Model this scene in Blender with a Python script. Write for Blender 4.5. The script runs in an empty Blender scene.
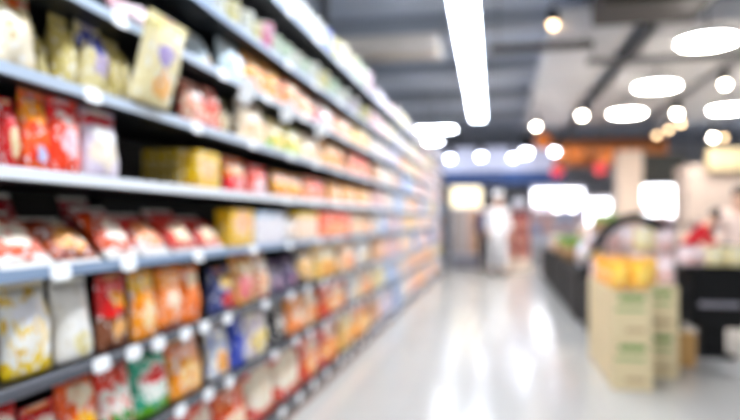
import bpy, bmesh, math, random
from mathutils import Vector, Matrix, Euler
R = random.Random(7)
sc = bpy.context.scene
COL = sc.collection
PI = math.pi

# ------------------------------------------------------------------ frame of the place
H = 1.25                       # camera height
TH = math.atan(0.2)            # camera turned to the left of the aisle direction (+Y)
CT, ST = math.cos(TH), math.sin(TH)
F = 640.0
def P(u, v, zc):
    xc = (u - 370) / F * zc
    return Vector((xc * CT - zc * ST, xc * ST + zc * CT, H + (220 - v) / F * zc))
RX = -1.269                    # front of the shelf rails
def YU(u, x=RX):               # photo column -> distance along the aisle on the plane X = x
    zc = F * -x / (CT * (498 - u))
    return (zc + x * ST) / CT

# ------------------------------------------------------------------ helpers
def lin(c):
    if isinstance(c, str):
        c = c.lstrip('#'); c = [int(c[i:i + 2], 16) / 255 for i in (0, 2, 4)]
        return tuple((x / 12.92 if x <= .04045 else ((x + .055) / 1.055) ** 2.4) for x in c) + (1,)
    return tuple(c) + (1,)
def mat(name, col, rough=.5, metal=0, emit=None, es=0, noise=0, spec=.5):
    m = bpy.data.materials.new(name); m.use_nodes = True
    nt = m.node_tree; b = nt.nodes['Principled BSDF']
    b.inputs['Base Color'].default_value = lin(col)
    b.inputs['Roughness'].default_value = rough; b.inputs['Metallic'].default_value = metal
    b.inputs['Specular IOR Level'].default_value = spec
    if emit:
        b.inputs['Emission Color'].default_value = lin(emit); b.inputs['Emission Strength'].default_value = es
    if noise:
        tc = nt.nodes.new('ShaderNodeTexCoord'); n = nt.nodes.new('ShaderNodeTexNoise'); n.inputs['Scale'].default_value = 9
        mx = nt.nodes.new('ShaderNodeMix'); mx.data_type = 'RGBA'
        c = lin(col); mx.inputs[6].default_value = c; mx.inputs[7].default_value = tuple(min(1, x * (1 + noise) + .02 * noise) for x in c[:3]) + (1,)
        nt.links.new(tc.outputs['Object'], n.inputs['Vector']); nt.links.new(n.outputs['Fac'], mx.inputs[0]); nt.links.new(mx.outputs[2], b.inputs['Base Color'])
    return m

# a node group that prints package art: bands, a picture, a logo, scattered spots
def make_print_group():
    g = bpy.data.node_groups.new('PackPrint', 'ShaderNodeTree')
    def inp(n, t, d):
        s = g.interface.new_socket(n, in_out='INPUT', socket_type=t); s.default_value = d
    for n in ('Base', 'Top', 'Bottom', 'Picture', 'Logo', 'Spot'): inp(n, 'NodeSocketColor', (1, 1, 1, 1))
    for n, d in (('TopZ', 2.), ('BottomZ', -1.), ('PicZ', .35), ('PicR', .25), ('LogoZ', .72), ('LogoR', .0), ('SpotAmt', 0.), ('Seed', 0.)): inp(n, 'NodeSocketFloat', d)
    g.interface.new_socket('Color', in_out='OUTPUT', socket_type='NodeSocketColor')
    N, L = g.nodes, g.links
    gi = N.new('NodeGroupInput'); go = N.new('NodeGroupOutput')
    tc = N.new('ShaderNodeTexCoord'); sp = N.new('ShaderNodeSeparateXYZ'); L.new(tc.outputs['Generated'], sp.inputs[0])
    def m(op, a, b=None, c=None):
        n = N.new('ShaderNodeMath'); n.operation = op
        for i, v in enumerate((a, b, c)):
            if v is None: continue
            if isinstance(v, (int, float)): n.inputs[i].default_value = v
            else: L.new(v, n.inputs[i])
        return n.outputs[0]
    def mix(f, a, b):
        n = N.new('ShaderNodeMix'); n.data_type = 'RGBA'; L.new(f, n.inputs[0]); L.new(a, n.inputs[6]); L.new(b, n.inputs[7]); return n.outputs[2]
    nz = N.new('ShaderNodeTexNoise'); nz.noise_dimensions = '4D'; nz.inputs['Scale'].default_value = 4
    L.new(tc.outputs['Generated'], nz.inputs['Vector']); L.new(gi.outputs['Seed'], nz.inputs['W'])
    n2 = N.new('ShaderNodeTexNoise'); n2.noise_dimensions = '4D'; n2.inputs['Scale'].default_value = 7
    L.new(tc.outputs['Generated'], n2.inputs['Vector']); L.new(gi.outputs['Seed'], n2.inputs['W'])
    x, z = sp.outputs['X'], sp.outputs['Z']
    wob = m('MULTIPLY', m('SUBTRACT', nz.outputs['Fac'], .5), .35)
    zz = m('ADD', z, wob)
    col = gi.outputs['Base']
    col = mix(m('GREATER_THAN', zz, gi.outputs['TopZ']), col, gi.outputs['Top'])
    col = mix(m('LESS_THAN', zz, gi.outputs['BottomZ']), col, gi.outputs['Bottom'])
    col = mix(m('GREATER_THAN', m('MULTIPLY', n2.outputs['Fac'], gi.outputs['SpotAmt']), .55), col, gi.outputs['Spot'])
    def ell(zc, r, ax):
        dx = m('MULTIPLY', m('SUBTRACT', x, .5), ax); dz = m('SUBTRACT', z, zc)
        d = m('SQRT', m('ADD', m('MULTIPLY', dx, dx), m('MULTIPLY', dz, dz)))
        return m('LESS_THAN', m('ADD', d, wob), r)
    col = mix(ell(gi.outputs['PicZ'], gi.outputs['PicR'], .75), col, gi.outputs['Picture'])
    col = mix(ell(gi.outputs['LogoZ'], gi.outputs['LogoR'], .45), col, gi.outputs['Logo'])
    n3 = N.new('ShaderNodeTexNoise'); n3.noise_dimensions = '4D'; n3.inputs['Scale'].default_value = 9; n3.inputs['Detail'].default_value = 1
    L.new(tc.outputs['Generated'], n3.inputs['Vector']); L.new(m('ADD', gi.outputs['Seed'], 7.), n3.inputs['W'])
    wh = N.new('ShaderNodeRGB'); wh.outputs[0].default_value = (.88, .86, .84, 1)
    dk = N.new('ShaderNodeMix'); dk.data_type = 'RGBA'; dk.blend_type = 'MULTIPLY'; dk.inputs[0].default_value = 1; L.new(col, dk.inputs[6]); L.new(gi.outputs['Spot'], dk.inputs[7])
    col = mix(m('GREATER_THAN', n3.outputs['Fac'], .63), col, wh.outputs[0])
    col = mix(m('LESS_THAN', n3.outputs['Fac'], .36), col, dk.outputs[2])
    L.new(col, go.inputs[0])
    return g
PRINT = make_print_group()
def vivid(c, f=1.22):
    c = lin(c)[:3]; g = .3 * c[0] + .59 * c[1] + .11 * c[2]
    return tuple(min(1, max(.004, g + (x - g) * f)) for x in c)
def pack_mat(name, base, top=None, topz=2., bot=None, botz=-1., pic=None, picz=.35, picr=.25, logo=None, logoz=.75, logor=.14, spot=None, amt=1.0, rough=.38):
    m = bpy.data.materials.new(name); m.use_nodes = True
    nt = m.node_tree; b = nt.nodes['Principled BSDF']; b.inputs['Roughness'].default_value = rough
    g = nt.nodes.new('ShaderNodeGroup'); g.node_tree = PRINT
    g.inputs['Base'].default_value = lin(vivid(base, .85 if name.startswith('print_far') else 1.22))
    for k, c in (('Top', top), ('Bottom', bot), ('Picture', pic), ('Logo', logo), ('Spot', spot)):
        g.inputs[k].default_value = lin(vivid(c or base))
    g.inputs['TopZ'].default_value = topz if top else 2
    g.inputs['BottomZ'].default_value = botz if bot else -1
    g.inputs['PicZ'].default_value = picz; g.inputs['PicR'].default_value = picr if pic else -1
    g.inputs['LogoZ'].default_value = logoz; g.inputs['LogoR'].default_value = logor if logo else -1
    g.inputs['SpotAmt'].default_value = amt if spot else 0
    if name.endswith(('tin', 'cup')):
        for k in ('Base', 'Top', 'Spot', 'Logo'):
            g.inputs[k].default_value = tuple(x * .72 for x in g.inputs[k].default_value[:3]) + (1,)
    g.inputs['Seed'].default_value = R.uniform(0, 50)
    nt.links.new(g.outputs[0], b.inputs['Base Color'])
    return m

class MB:
    def __init__(s): s.bm = bmesh.new()
    def box(s, lo, hi, bevel=0, rot=None, seg=1):
        lo, hi = Vector(lo), Vector(hi); c = (lo + hi) / 2
        t = bmesh.ops.create_cube(s.bm, size=1)
        bmesh.ops.scale(s.bm, vec=hi - lo, verts=t['verts'])
        if rot: bmesh.ops.rotate(s.bm, cent=(0, 0, 0), matrix=Euler(rot).to_matrix(), verts=t['verts'])
        bmesh.ops.translate(s.bm, vec=c, verts=t['verts'])
        if bevel:
            es = list({e for v in t['verts'] for e in v.link_edges})
            bmesh.ops.bevel(s.bm, geom=es, offset=bevel, segments=seg, affect='EDGES', profile=.5)
        return s
    def lathe(s, prof, n=20, c=(0, 0, 0), sx=1, sy=1):
        rings = []
        for r, z in prof:
            rings.append([s.bm.verts.new((c[0] + r * sx * math.cos(2 * PI * i / n), c[1] + r * sy * math.sin(2 * PI * i / n), c[2] + z)) for i in range(n)])
        for a, b in zip(rings, rings[1:]):
            for i in range(n): s.bm.faces.new((a[i], a[(i + 1) % n], b[(i + 1) % n], b[i]))
        s.bm.faces.new(rings[0][::-1]); s.bm.faces.new(rings[-1]); return s
    def tube(s, pts, r, n=8):
        pts = [Vector(p) for p in pts]; rings = []
        for i, p in enumerate(pts):
            d = (pts[min(i + 1, len(pts) - 1)] - pts[max(i - 1, 0)]).normalized()
            u = d.cross(Vector((0, 0, 1)) if abs(d.z) < .9 else Vector((1, 0, 0))).normalized(); w = d.cross(u)
            rr = r[i] if isinstance(r, (list, tuple)) else r
            rings.append([s.bm.verts.new(p + (u * math.cos(2 * PI * k / n) + w * math.sin(2 * PI * k / n)) * rr) for k in range(n)])
        for a, b in zip(rings, rings[1:]):
            for i in range(n): s.bm.faces.new((a[i], a[(i + 1) % n], b[(i + 1) % n], b[i]))
        s.bm.faces.new(rings[0][::-1]); s.bm.faces.new(rings[-1]); return s
    def mesh(s, name, m, smooth=False):
        bmesh.ops.recalc_face_normals(s.bm, faces=s.bm.faces)
        me = bpy.data.meshes.new(name); s.bm.to_mesh(me); s.bm.free()
        if m: me.materials.append(m)
        if smooth:
            for p in me.polygons: p.use_smooth = True
        return me
    def obj(s, name, m, parent=None, smooth=False):
        return link(name, s.mesh(name, m, smooth), parent)
def link(name, me, parent=None):
    o = bpy.data.objects.new(name, me); COL.objects.link(o)
    if parent: o.parent = parent
    return o
def tag(o, label, cat, group=None):
    o['label'] = label; o['category'] = cat
    if group: o['group'] = group
    nw = len(label.split())
    if not 4 <= nw <= 16: print('LABEL LENGTH', nw, label)
    return o
def thing(name, label, cat, loc=(0, 0, 0), rz=0, group=None):
    o = bpy.data.objects.new(name, None); COL.objects.link(o); o.location = loc; o.rotation_euler = (0, 0, rz)
    return tag(o, label, cat, group)
def struct(o): o['kind'] = 'structure'; return o
def dup(root, label, group=None):
    r = root.copy(); COL.objects.link(r); r['label'] = label
    if group: r['group'] = group
    for ch in list(root.children):
        c = ch.copy(); COL.objects.link(c); c.parent = r
        for gch in list(ch.children):
            d = gch.copy(); COL.objects.link(d); d.parent = c
    return r
def orient(o, loc, rot):
    o.location = loc; o.rotation_euler = rot

# ------------------------------------------------------------------ plain materials
M = dict(
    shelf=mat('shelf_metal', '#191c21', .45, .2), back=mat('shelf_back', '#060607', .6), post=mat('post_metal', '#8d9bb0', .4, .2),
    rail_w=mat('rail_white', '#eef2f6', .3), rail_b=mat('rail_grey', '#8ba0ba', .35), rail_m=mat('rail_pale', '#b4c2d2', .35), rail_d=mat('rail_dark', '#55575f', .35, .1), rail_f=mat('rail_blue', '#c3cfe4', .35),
    card=mat('price_card', '#fbfbfa', .5), plinth=mat('plinth', '#5b5c60', .4, .2), trimb=mat('plinth_strip', '#9a6a4c', .5),
    black=mat('black_plastic', '#08080a', .6, spec=.25), black2=mat('black_metal', '#0d0d0f', .55, spec=.25), greyband=mat('grey_band', '#8c8890', .5),
    ceil=mat('ceiling_paint', '#c6d0e0', .8, noise=.15), beam=mat('beam_paint', '#a4abb6', .7), spillb=mat('spill_beige', '#d8cfc4', .7),
    duct=mat('duct_white', '#cbcbcd', .5), ductd=mat('duct_brown', '#261f1b', .6), pipe=mat('pipe_dark', '#4a4a4c', .5),
    wall=mat('wall_paint', '#d9dade', .7), lamp_h=mat('lamp_housing', '#dfe4ea', .5),
    lamp=mat('lamp_diffuser', '#ffffff', .5, emit='#e8f1ff', es=17), disc=mat('disc_lamp', '#ffffff', .5, emit='#fff7ee', es=38),
    lamp_s=mat('short_lamp_diffuser', '#ffffff', .5, emit='#f2f7ff', es=24), bulb=mat('spot_bulb', '#ffffff', .4, emit='#fff3e0', es=26), bulbd=mat('spot_bulb_dim', '#ffe4c0', .4, emit='#ffd6a4', es=6), bulbc=mat('spot_bulb_cool', '#ffffff', .4, emit='#eaf0ff', es=16),
    case_l=mat('case_light', '#ffffff', .5, emit='#fbfcff', es=4), warm_l=mat('warm_sign', '#fff2d2', .5, emit='#fff0cc', es=.8),
    orange=mat('orange_wood', '#d98648', .5, noise=.35), orange2=mat('orange_lantern', '#e07f36', .5, emit='#ff8a38', es=.06), red=mat('red_sign', '#e0303c', .5),
    bluef=mat('blue_fascia', '#3b5f9f', .5), navy=mat('navy_fascia', '#3d5a94', .5), coolw=mat('cool_white', '#e6e9f6', .5), litband=mat('lit_band', '#c3c8de', .5, emit='#dfe3ff', es=.16),
    beige=mat('beige_plaster', '#ecd9c8', .7), cream=mat('cream_board', '#cdbb94', .6), greige=mat('greige_panel', '#bcaca2', .6), darkp=mat('dark_panel', '#4a4d4c', .6),
    skin=mat('skin', '#e0b49a', .5), hair=mat('hair_black', '#17130f', .5), eye=mat('eye_dark', '#1a1512', .3),
    white_c=mat('white_cloth', '#f4f4f6', .8), red_c=mat('red_cloth', '#d21f2c', .8), grey_c=mat('grey_cloth', '#3a3c44', .8), violet_c=mat('violet_cloth', '#4b4168', .8), pink_c=mat('pink_cloth', '#e8cfc2', .8),
    shoe=mat('shoe', '#222226', .5), seal=mat('seal_film', '#e8e2d6', .35), steel=mat('steel', '#b9bcc2', .35, .5), tape=mat('tape', '#d7c49a', .3),
    cardb=mat('cardboard', '#c99a5b', .7), leaf=mat('leaf_green', '#6f8f3c', .6, noise=.6), brownp=mat('brown_skin', '#8a6a44', .7, noise=.5),
)

# ------------------------------------------------------------------ the setting
def floor_mat():
    m = bpy.data.materials.new('floor_tile'); m.use_nodes = True
    nt = m.node_tree; b = nt.nodes['Principled BSDF']; tc = nt.nodes.new('ShaderNodeTexCoord')
    br = nt.nodes.new('ShaderNodeTexBrick'); br.offset = 0; br.inputs['Scale'].default_value = 1
    br.inputs['Brick Width'].default_value = .6; br.inputs['Row Height'].default_value = .6; br.inputs['Mortar Size'].default_value = .003
    br.inputs['Color1'].default_value = lin('#c4c0b8'); br.inputs['Color2'].default_value = lin('#c8c4bc'); br.inputs['Mortar'].default_value = lin('#b2ada5')
    nt.links.new(tc.outputs['Object'], br.inputs['Vector']); nt.links.new(br.outputs['Color'], b.inputs['Base Color'])
    b.inputs['Roughness'].default_value = .17
    return m
struct(MB().box((-6, -4, -.1), (13, 28, 0)).obj('floor', floor_mat()))
struct(MB().box((-6, -4, 4.4), (13, 28, 4.5)).obj('ceiling', M['ceil']))
struct(MB().box((-6.1, -4, 0), (-6, 28, 4.4)).obj('wall_left', M['wall']))
struct(MB().box((13, -4, 0), (13.1, 28, 4.4)).obj('wall_right', M['wall']))
struct(MB().box((-6, 28, 0), (13, 28.1, 4.4)).obj('wall_back', M['wall']))

# ------------------------------------------------------------------ shelving runs
LV = [.10, .474, .782, 1.098, 1.375, 1.65, 1.935, 2.207, 2.54]
BX = -1.74
NEAR0, NEAR1, FAR1 = .55, YU(371), YU(445)
TAGS = {0: [282, 299], 1: [180, 208, 229, 274, 296], 2: [101, 133, 158, 185, 204, 227, 265, 291], 3: [60, 128, 198], 5: [92, 196], 6: [119, 222]}
BIGTAG = {6: [243, 284, 318]}
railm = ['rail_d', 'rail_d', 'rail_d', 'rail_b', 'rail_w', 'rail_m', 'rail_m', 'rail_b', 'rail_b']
def card_mesh(w, h, name):
    mb = MB(); mb.box((-.002, -w / 2, -h / 2), (.002, w / 2, h / 2))
    es = [e for e in mb.bm.edges if abs((e.verts[0].co - e.verts[1].co).x) > .003]
    bmesh.ops.bevel(mb.bm, geom=es, offset=min(w, h) * .2, segments=3, affect='EDGES')
    return mb.mesh(name, M['card'])
CARD, BIGC = card_mesh(.09, .05, 'price_tag'), card_mesh(.10, .13, 'shelf_talker')
def run(name, label, y0, y1, near):
    t = thing(name, label, 'shelving', (RX, (y0 + y1) / 2, 0))
    oy = (y0 + y1) / 2; a, b = y0 - oy, y1 - oy; dx = BX - RX
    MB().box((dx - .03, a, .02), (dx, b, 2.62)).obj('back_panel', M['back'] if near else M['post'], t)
    p = MB().box((dx, a, 0), (-.012, b, .072), .004).obj('plinth', M['plinth'], t)
    MB().box((-.012, a, .0), (-.006, b, .018)).obj('kick_strip', M['trimb'], p)
    n = 3 if near else 5
    for i in range(n + 1):
        y = a + .02 + (b - a - .04) * i / n
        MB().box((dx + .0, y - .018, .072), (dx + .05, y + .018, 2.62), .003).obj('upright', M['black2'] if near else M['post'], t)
    if near:
        ends = []
    else:
        ends = [b - .012]
    for y in ends:
        if near or y < 0: continue
        MB().box((dx, y - .012, 0), (-.02, y + .012, 2.2), .003).obj('end_panel', M['darkp'], t)
    if not near:
        y = YU(397) - oy
        MB().box((.002, y - .04, 0), (.02, y + .04, 2.3), .004).obj('divider_post', mat('divider_blue', '#b4c4de', .4), t)
    for k, z in enumerate(LV):
        s = MB().box((dx, a + .001, z - .016), (-.0085, b - .001, z + .014), .002).obj('shelf', M['shelf'], t)
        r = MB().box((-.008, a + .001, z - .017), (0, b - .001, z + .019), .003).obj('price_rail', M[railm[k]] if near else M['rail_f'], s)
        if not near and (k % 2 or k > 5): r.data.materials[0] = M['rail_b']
        ys = []
        if near:
            ys = [YU(u) for u in TAGS.get(k, [])]
            yy = max(ys) if ys else YU(250)
            step = .36 if k < 3 else .62
            y = yy + step
            while y < y1 - .1:
                ys.append(y + R.uniform(-.06, .06)); y += step
        else:
            y = y0 + .4
            while y < y1: ys.append(y); y += R.uniform(.7, 1.1)
        for y in ys:
            c = link('price_tag', CARD, s); c.location = (.0035, y - oy, z - .002); c.rotation_euler = (0, -.12, 0)
        for u in (BIGTAG.get(k, []) if near else []):
            c = link('shelf_talker', BIGC, s); c.location = (.025, YU(u) - oy, z - .03); c.rotation_euler = (0, .35, -.5)
    return t
run('shelving_run', 'near half of the tall packed supermarket shelving, dark back and grey-white rails', NEAR0, NEAR1, True)
run('shelving_run', 'far half of the tall shelving, pale bluish rails, ending at the aisle end', NEAR1 + .004, FAR1, False)

# ------------------------------------------------------------------ product meshes
def bag_bm(w, h, d, seed, mode='stand'):
    """mode stand: gusseted base, sealed top; pillow: sealed both ends"""
    q = random.Random(seed); ph = [q.uniform(0, 6) for _ in range(6)]
    bm = bmesh.new(); nx, nz = 12, 14
    F_, B_ = [], []
    for j in range(nz + 1):
        z = j / nz
        top = min(1, (1 - z) / .55); bot = min(1, z / .5)
        env = math.sin(top * PI / 2) ** .8 if mode == 'stand' else (math.sin(max(0, top) * PI / 2) ** .75) * (math.sin(max(0, bot) * PI / 2) ** .75)
        if mode == 'stand': env *= .82 + .18 * math.sin(min(1, z / .35) * PI / 2)
        wz = w * (1 - .07 * math.sin(PI * z) + .012 * math.sin(9 * z + ph[0]))
        if z > .9: wz *= 1.0
        fr, br = [], []
        for i in range(nx + 1):
            x = 2 * i / nx - 1
            prof = max(0, 1 - abs(x) ** 2.6) ** .6
            t = d / 2 * env * prof
            wr = .045 * d * (math.sin(7 * x + 5 * z + ph[1]) + math.sin(-6 * x + 9 * z + ph[2]) + .6 * math.sin(15 * x * z + ph[3])) * prof * min(1, env * 2)
            e = .0015
            fr.append(bm.verts.new((x * wz / 2, -t - e - wr, z * h))); br.append(bm.verts.new((x * wz / 2, t + e + wr, z * h)))
        F_.append(fr); B_.append(br)
    for j in range(nz):
        for i in range(nx):
            bm.faces.new((F_[j][i], F_[j][i + 1], F_[j + 1][i + 1], F_[j + 1][i]))
            bm.faces.new((B_[j][i + 1], B_[j][i], B_[j + 1][i], B_[j + 1][i + 1]))
        bm.faces.new((B_[j][0], F_[j][0], F_[j + 1][0], B_[j + 1][0])); bm.faces.new((F_[j][nx], B_[j][nx], B_[j + 1][nx], F_[j + 1][nx]))
    for i in range(nx):
        bm.faces.new((F_[nz][i], F_[nz][i + 1], B_[nz][i + 1], B_[nz][i])); bm.faces.new((F_[0][i + 1], F_[0][i], B_[0][i], B_[0][i + 1]))
    return bm
def seal_bm(w, z, up=.016):
    bm = bmesh.new(); n = 24; a, b = [], []
    for i in range(n + 1):
        x = (i / n - .5) * w; y = .0025 * (1 if i % 2 else -1)
        for lst, zz in ((a, z), (b, z + up + (.003 if i % 2 else 0))):
            lst.append((bm.verts.new((x, y - .0012, zz)), bm.verts.new((x, y + .0012, zz))))
    for i in range(n):
        for s in (0, 1): bm.faces.new((a[i][s], a[i + 1][s], b[i + 1][s], b[i][s]))
        bm.faces.new((b[i][0], b[i + 1][0], b[i + 1][1], b[i][1])); bm.faces.new((a[i][0], a[i][1], a[i + 1][1], a[i + 1][0]))
    for i in (0, n): bm.faces.new((a[i][0], a[i][1], b[i][1], b[i][0]))
    return bm
def fin(bm, name, m, parent=None, smooth=True):
    mb = MB(); mb.bm.free(); mb.bm = bm; return mb.obj(name, m, parent, smooth)
def make_product(kind, m, w, h, d, seed, parts=True, sealm=None):
    sealm = sealm or m
    if kind == 'snack_bag':
        o = fin(bag_bm(w, h - .018 if parts else h, d, seed), 'snack_bag', m)
        if parts: fin(seal_bm(w * .97, h - .02), 'top_seal', sealm, o, False)
    elif kind == 'pillow_packet':
        o = fin(bag_bm(w, h - .03, d, seed, 'pillow'), 'pillow_packet', m)
        if parts:
            fin(seal_bm(w * .97, h - .034), 'end_seal', sealm, o, False); fin(seal_bm(w * .97, -.014), 'end_seal', sealm, o, False)
    elif kind == 'carton_box':
        o = MB().box((-w / 2, -d / 2, 0), (w / 2, d / 2, h), .003).obj('carton_box', m)
        if parts: MB().box((-w / 2 + .004, -d / 2 + .004, h), (w / 2 - .004, d / 2 - .012, h + .0015)).obj('lid_flap', sealm, o)
    elif kind == 'noodle_cup':
        r = w / 2
        o = MB().lathe([(r * .72, 0), (r * .74, .004), (r * .94, h - .012), (r * .95, h - .008)], 20).obj('noodle_cup', m, None, True)
        if parts: MB().lathe([(r * .95, h - .008), (r, h - .006), (r, h - .002), (r * .96, h)], 20).obj('lid', M['seal'], o)
    elif kind == 'round_tin':
        r = w / 2
        o = MB().lathe([(r * .95, 0), (r, .006), (r, h - .02), (r * .95, h - .014)], 22).obj('round_tin', m, None, True)
        if parts: MB().lathe([(r, h - .02), (r * 1.01, h - .016), (r * 1.01, h - .004), (r * .95, h)], 22).obj('lid', sealm, o)
    return o
def seat(o, y, z, xfront, rot):
    """stand the product on a shelf: lowest point on z, foremost point at xfront"""
    mtx = Euler(rot).to_matrix()
    pts = [mtx @ v.co for v in o.data.vertices]
    for c in o.children: pts += [mtx @ v.co for v in c.data.vertices]
    o.rotation_euler = rot
    o.location = (xfront - max(p.x for p in pts), y - (max(p.y for p in pts) + min(p.y for p in pts)) / 2, z - min(p.z for p in pts))

# design: kind, words, print
DS = {}
def D(key, kind, words, depth, **kw):
    DS[key] = (kind, words, depth, pack_mat('print_' + key, **kw))
SB, PP, CB, NC, RT = 'snack_bag', 'pillow_packet', 'carton_box', 'noodle_cup', 'round_tin'
D('daisy', SB, 'white bag with yellow spots', .10, base='#f3efe6', bot='#e8c94a', botz=.16, spot='#e9c860', amt=.98, logo='#f6f3f4', logoz=.7)
D('plainw', SB, 'plain cream-white bag', .08, base='#f0ece4', pic='#eadfb0', picz=.22, picr=.15)
D('redbrown', SB, 'red-topped brown bag', .07, base='#7c4a32', top='#d8261e', topz=.5, logo='#f0a42a', logoz=.72, logor=.12, pic='#e8b37a', picz=.25, picr=.16)
D('amber', SB, 'amber-yellow bag', .06, base='#f0a035', top='#f5c451', topz=.75, pic='#f5dcae', picz=.35, picr=.2)
D('orangew', SB, 'orange bag with white picture', .06, base='#f2913a', top='#f8a04a', topz=.75, pic='#f7ead2', picz=.5, picr=.16, bot='#8c4526', botz=.12)
D('orange', SB, 'plain orange bag', .06, base='#ee8634', logo='#fbe6c2', logoz=.8, pic='#c9582a', picz=.3, picr=.14)
D('bluered', SB, 'dark blue and red bag', .12, base='#2a3570', pic='#d8343e', picz=.25, picr=.22, logo='#ecc36a', logoz=.75, spot='#8a8fb8')
D('yellowpink', SB, 'yellow bag with pink picture', .10, base='#e8b45a', pic='#e88c8c', picz=.4, picr=.3, logo='#f8e8c4', spot='#cc3d3a', amt=.95)
D('creamred', SB, 'cream bag with red dots', .10, base='#f2dcb4', spot='#d8464a', amt=1.0, logo='#f5efe0')
D('violet', SB, 'dark violet bag', .10, base='#4d3a5e', pic='#b58aa0', picz=.35, picr=.2)
D('roll', SB, 'dark bag with cream picture', .09, base='#3c2e26', pic='#f0c48a', picz=.5, picr=.34)
D('butter', SB, 'butter-yellow bag', .09, base='#f2cf8a', logo='#f9f0d8', pic='#e8a860', picz=.3)
D('peach', SB, 'peach-coloured bag', .09, base='#f3c8a0', pic='#ee9c62', logo='#f8eadb')
D('brightred', SB, 'bright red bag', .09, base='#d8322a', pic='#f2a23c', logo='#f6e3d6', picr=.3)
D('redorange', SB, 'red-orange bag with white logo', .09, base='#ea7030', pic='#f6bc50', logo='#f6e0c0', logor=.16, bot='#4f7fb8', botz=.2)
D('redgreen', SB, 'white bag with red and green print', .09, base='#ecebdf', top='#e2523f', topz=.7, bot='#4f9a4a', botz=.3, spot='#d84636', amt=.95)
D('teal', SB, 'teal-green bag', .09, base='#4aa888', pic='#eef1e6', picz=.5, picr=.3, logo='#d8403a', logoz=.62, logor=.13, bot='#6fae3a', botz=.15)
D('apricot', SB, 'apricot-orange bag', .08, base='#f3a552', top='#f0b8a0', topz=.75, pic='#f6c98a', spot='#ea8032', amt=.95)
D('bluewhite', SB, 'white bag with blue and orange print', .07, base='#f0eee6', spot='#4a78c8', amt=.98, pic='#f2a950', picz=.3, picr=.2)
D('deepblue', SB, 'deep blue bag', .07, base='#1f3fa8', logo='#dfe6f5', logor=.08)
D('lilacw', SB, 'white bag with lilac and yellow print', .08, base='#f3ede0', spot='#b8a0c8', amt=1.0, pic='#efd88a')
D('blackw', SB, 'black bag with white round picture', .08, base='#1d1a1e', pic='#e6dccf', picz=.5, picr=.2)
D('tomato', SB, 'tomato-red bag', .09, base='#e65a34', pic='#f6b878', logo='#f8e8d4', picr=.28)
D('greyw', SB, 'grey-white bag', .09, base='#e4e2de', pic='#e8cfa8', spot='#c0c8d8', amt=.95)
D('redcream', SB, 'red bag with cream panel', .10, base='#d8452e', pic='#f1e3cd', picz=.55, picr=.38, spot='#f3a860', amt=.9)
D('rust', SB, 'rust-orange bag', .10, base='#e0622c', pic='#f6dfc0', picz=.35, picr=.24, spot='#f2a040', amt=.95)
# slanted noodle packets
D('noodle', PP, 'orange and white packet', .07, base='#d2602e', pic='#f6e6d2', picz=.45, picr=.2, bot='#f3ece4', botz=.1, top='#a83228', topz=.85)
D('brownnoodle', PP, 'brown-orange packet', .07, base='#a8542e', pic='#e9a868', picz=.35, picr=.26, logo='#f4ddc0', logor=.09, spot='#6a2420', amt=.95)
D('darkred', PP, 'dark red packet', .07, base='#9c2430', pic='#e0a088', picz=.35, picr=.22)
D('rednoodle', PP, 'red and orange packet', .07, base='#c43a2c', pic='#f0a070', picz=.4, picr=.3, bot='#f2e6e0', botz=.2)
D('creamnoodle', PP, 'orange and cream packet', .07, base='#c4442e', pic='#f6dcb8', picz=.32, picr=.22, logo='#b8322c', logoz=.8)
# row of soup packs
D('orangeblue', SB, 'orange pack with blue patch', .07, base='#f0702c', top='#f4a238', topz=.62, pic='#aeb4de', picz=.25, picr=.13, spot='#e03a26', amt=.97)
D('scarlet', SB, 'scarlet and cream pack', .07, base='#d8332a', pic='#f2dcb4', picz=.4, picr=.26)
D('orangelilac', SB, 'orange-red pack with pale picture', .07, base='#ee5a2c', pic='#e8cfd4', picz=.42, picr=.2, top='#e2402a', topz=.8, logo='#f7e4dc', logor=.1)
D('lilac', SB, 'lilac-white pack with red top', .07, base='#d8cbd8', top='#c83a3e', topz=.82, pic='#efe2d0', picz=.4, picr=.26, logo='#f6f0ea', logoz=.68)
D('yellowbox', CB, 'yellow box', .055, base='#e8c21c', pic='#f3c69a', picz=.55, picr=.3, bot='#e9be10', botz=.3)
D('shadedbox', CB, 'shade-painted yellow box', .055, base='#a88e14', top='#b89c1c', topz=.6)  # same yellow box, shade of its side faces put into the colour
D('orangered', SB, 'orange pack with red base', .07, base='#f2943c', bot='#e03a44', botz=.5, logo='#f7d9b8', pic='#f2b8b8', picz=.25, picr=.16)
D('redpink', SB, 'red and pink pack', .07, base='#e05a48', pic='#f6d8d8', picz=.3, picr=.24)
D('goldpink', SB, 'golden pack with pink round top', .08, base='#f2b23c', logo='#f4c8b4', logor=.2, logoz=.78, bot='#e89a2c', botz=.3)
D('redpeach', SB, 'red and peach pack', .08, base='#f2b083', spot='#de3a34', amt=1.02, logo='#e84c38')
D('honey', SB, 'honey-orange pack', .08, base='#f4ae62', pic='#f6dfc0', bot='#ee8a38', botz=.3)
D('yellowpeach', CB, 'yellow box with peach picture', .09, base='#efc22a', pic='#f3c4a0', picz=.65, picr=.3)
D('whiteblue', CB, 'white box with blue corner', .09, base='#ece8e8', top='#4a9ab8', topz=.85, spot='#d8d0d8')
D('yellowcream', CB, 'cream box with yellow edge', .09, base='#f3d9c0', top='#efc84a', topz=.8)
D('vermilion', CB, 'vermilion box', .09, base='#ee6a3a', pic='#f3a878', bot='#f08a50', botz=.2)
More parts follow.
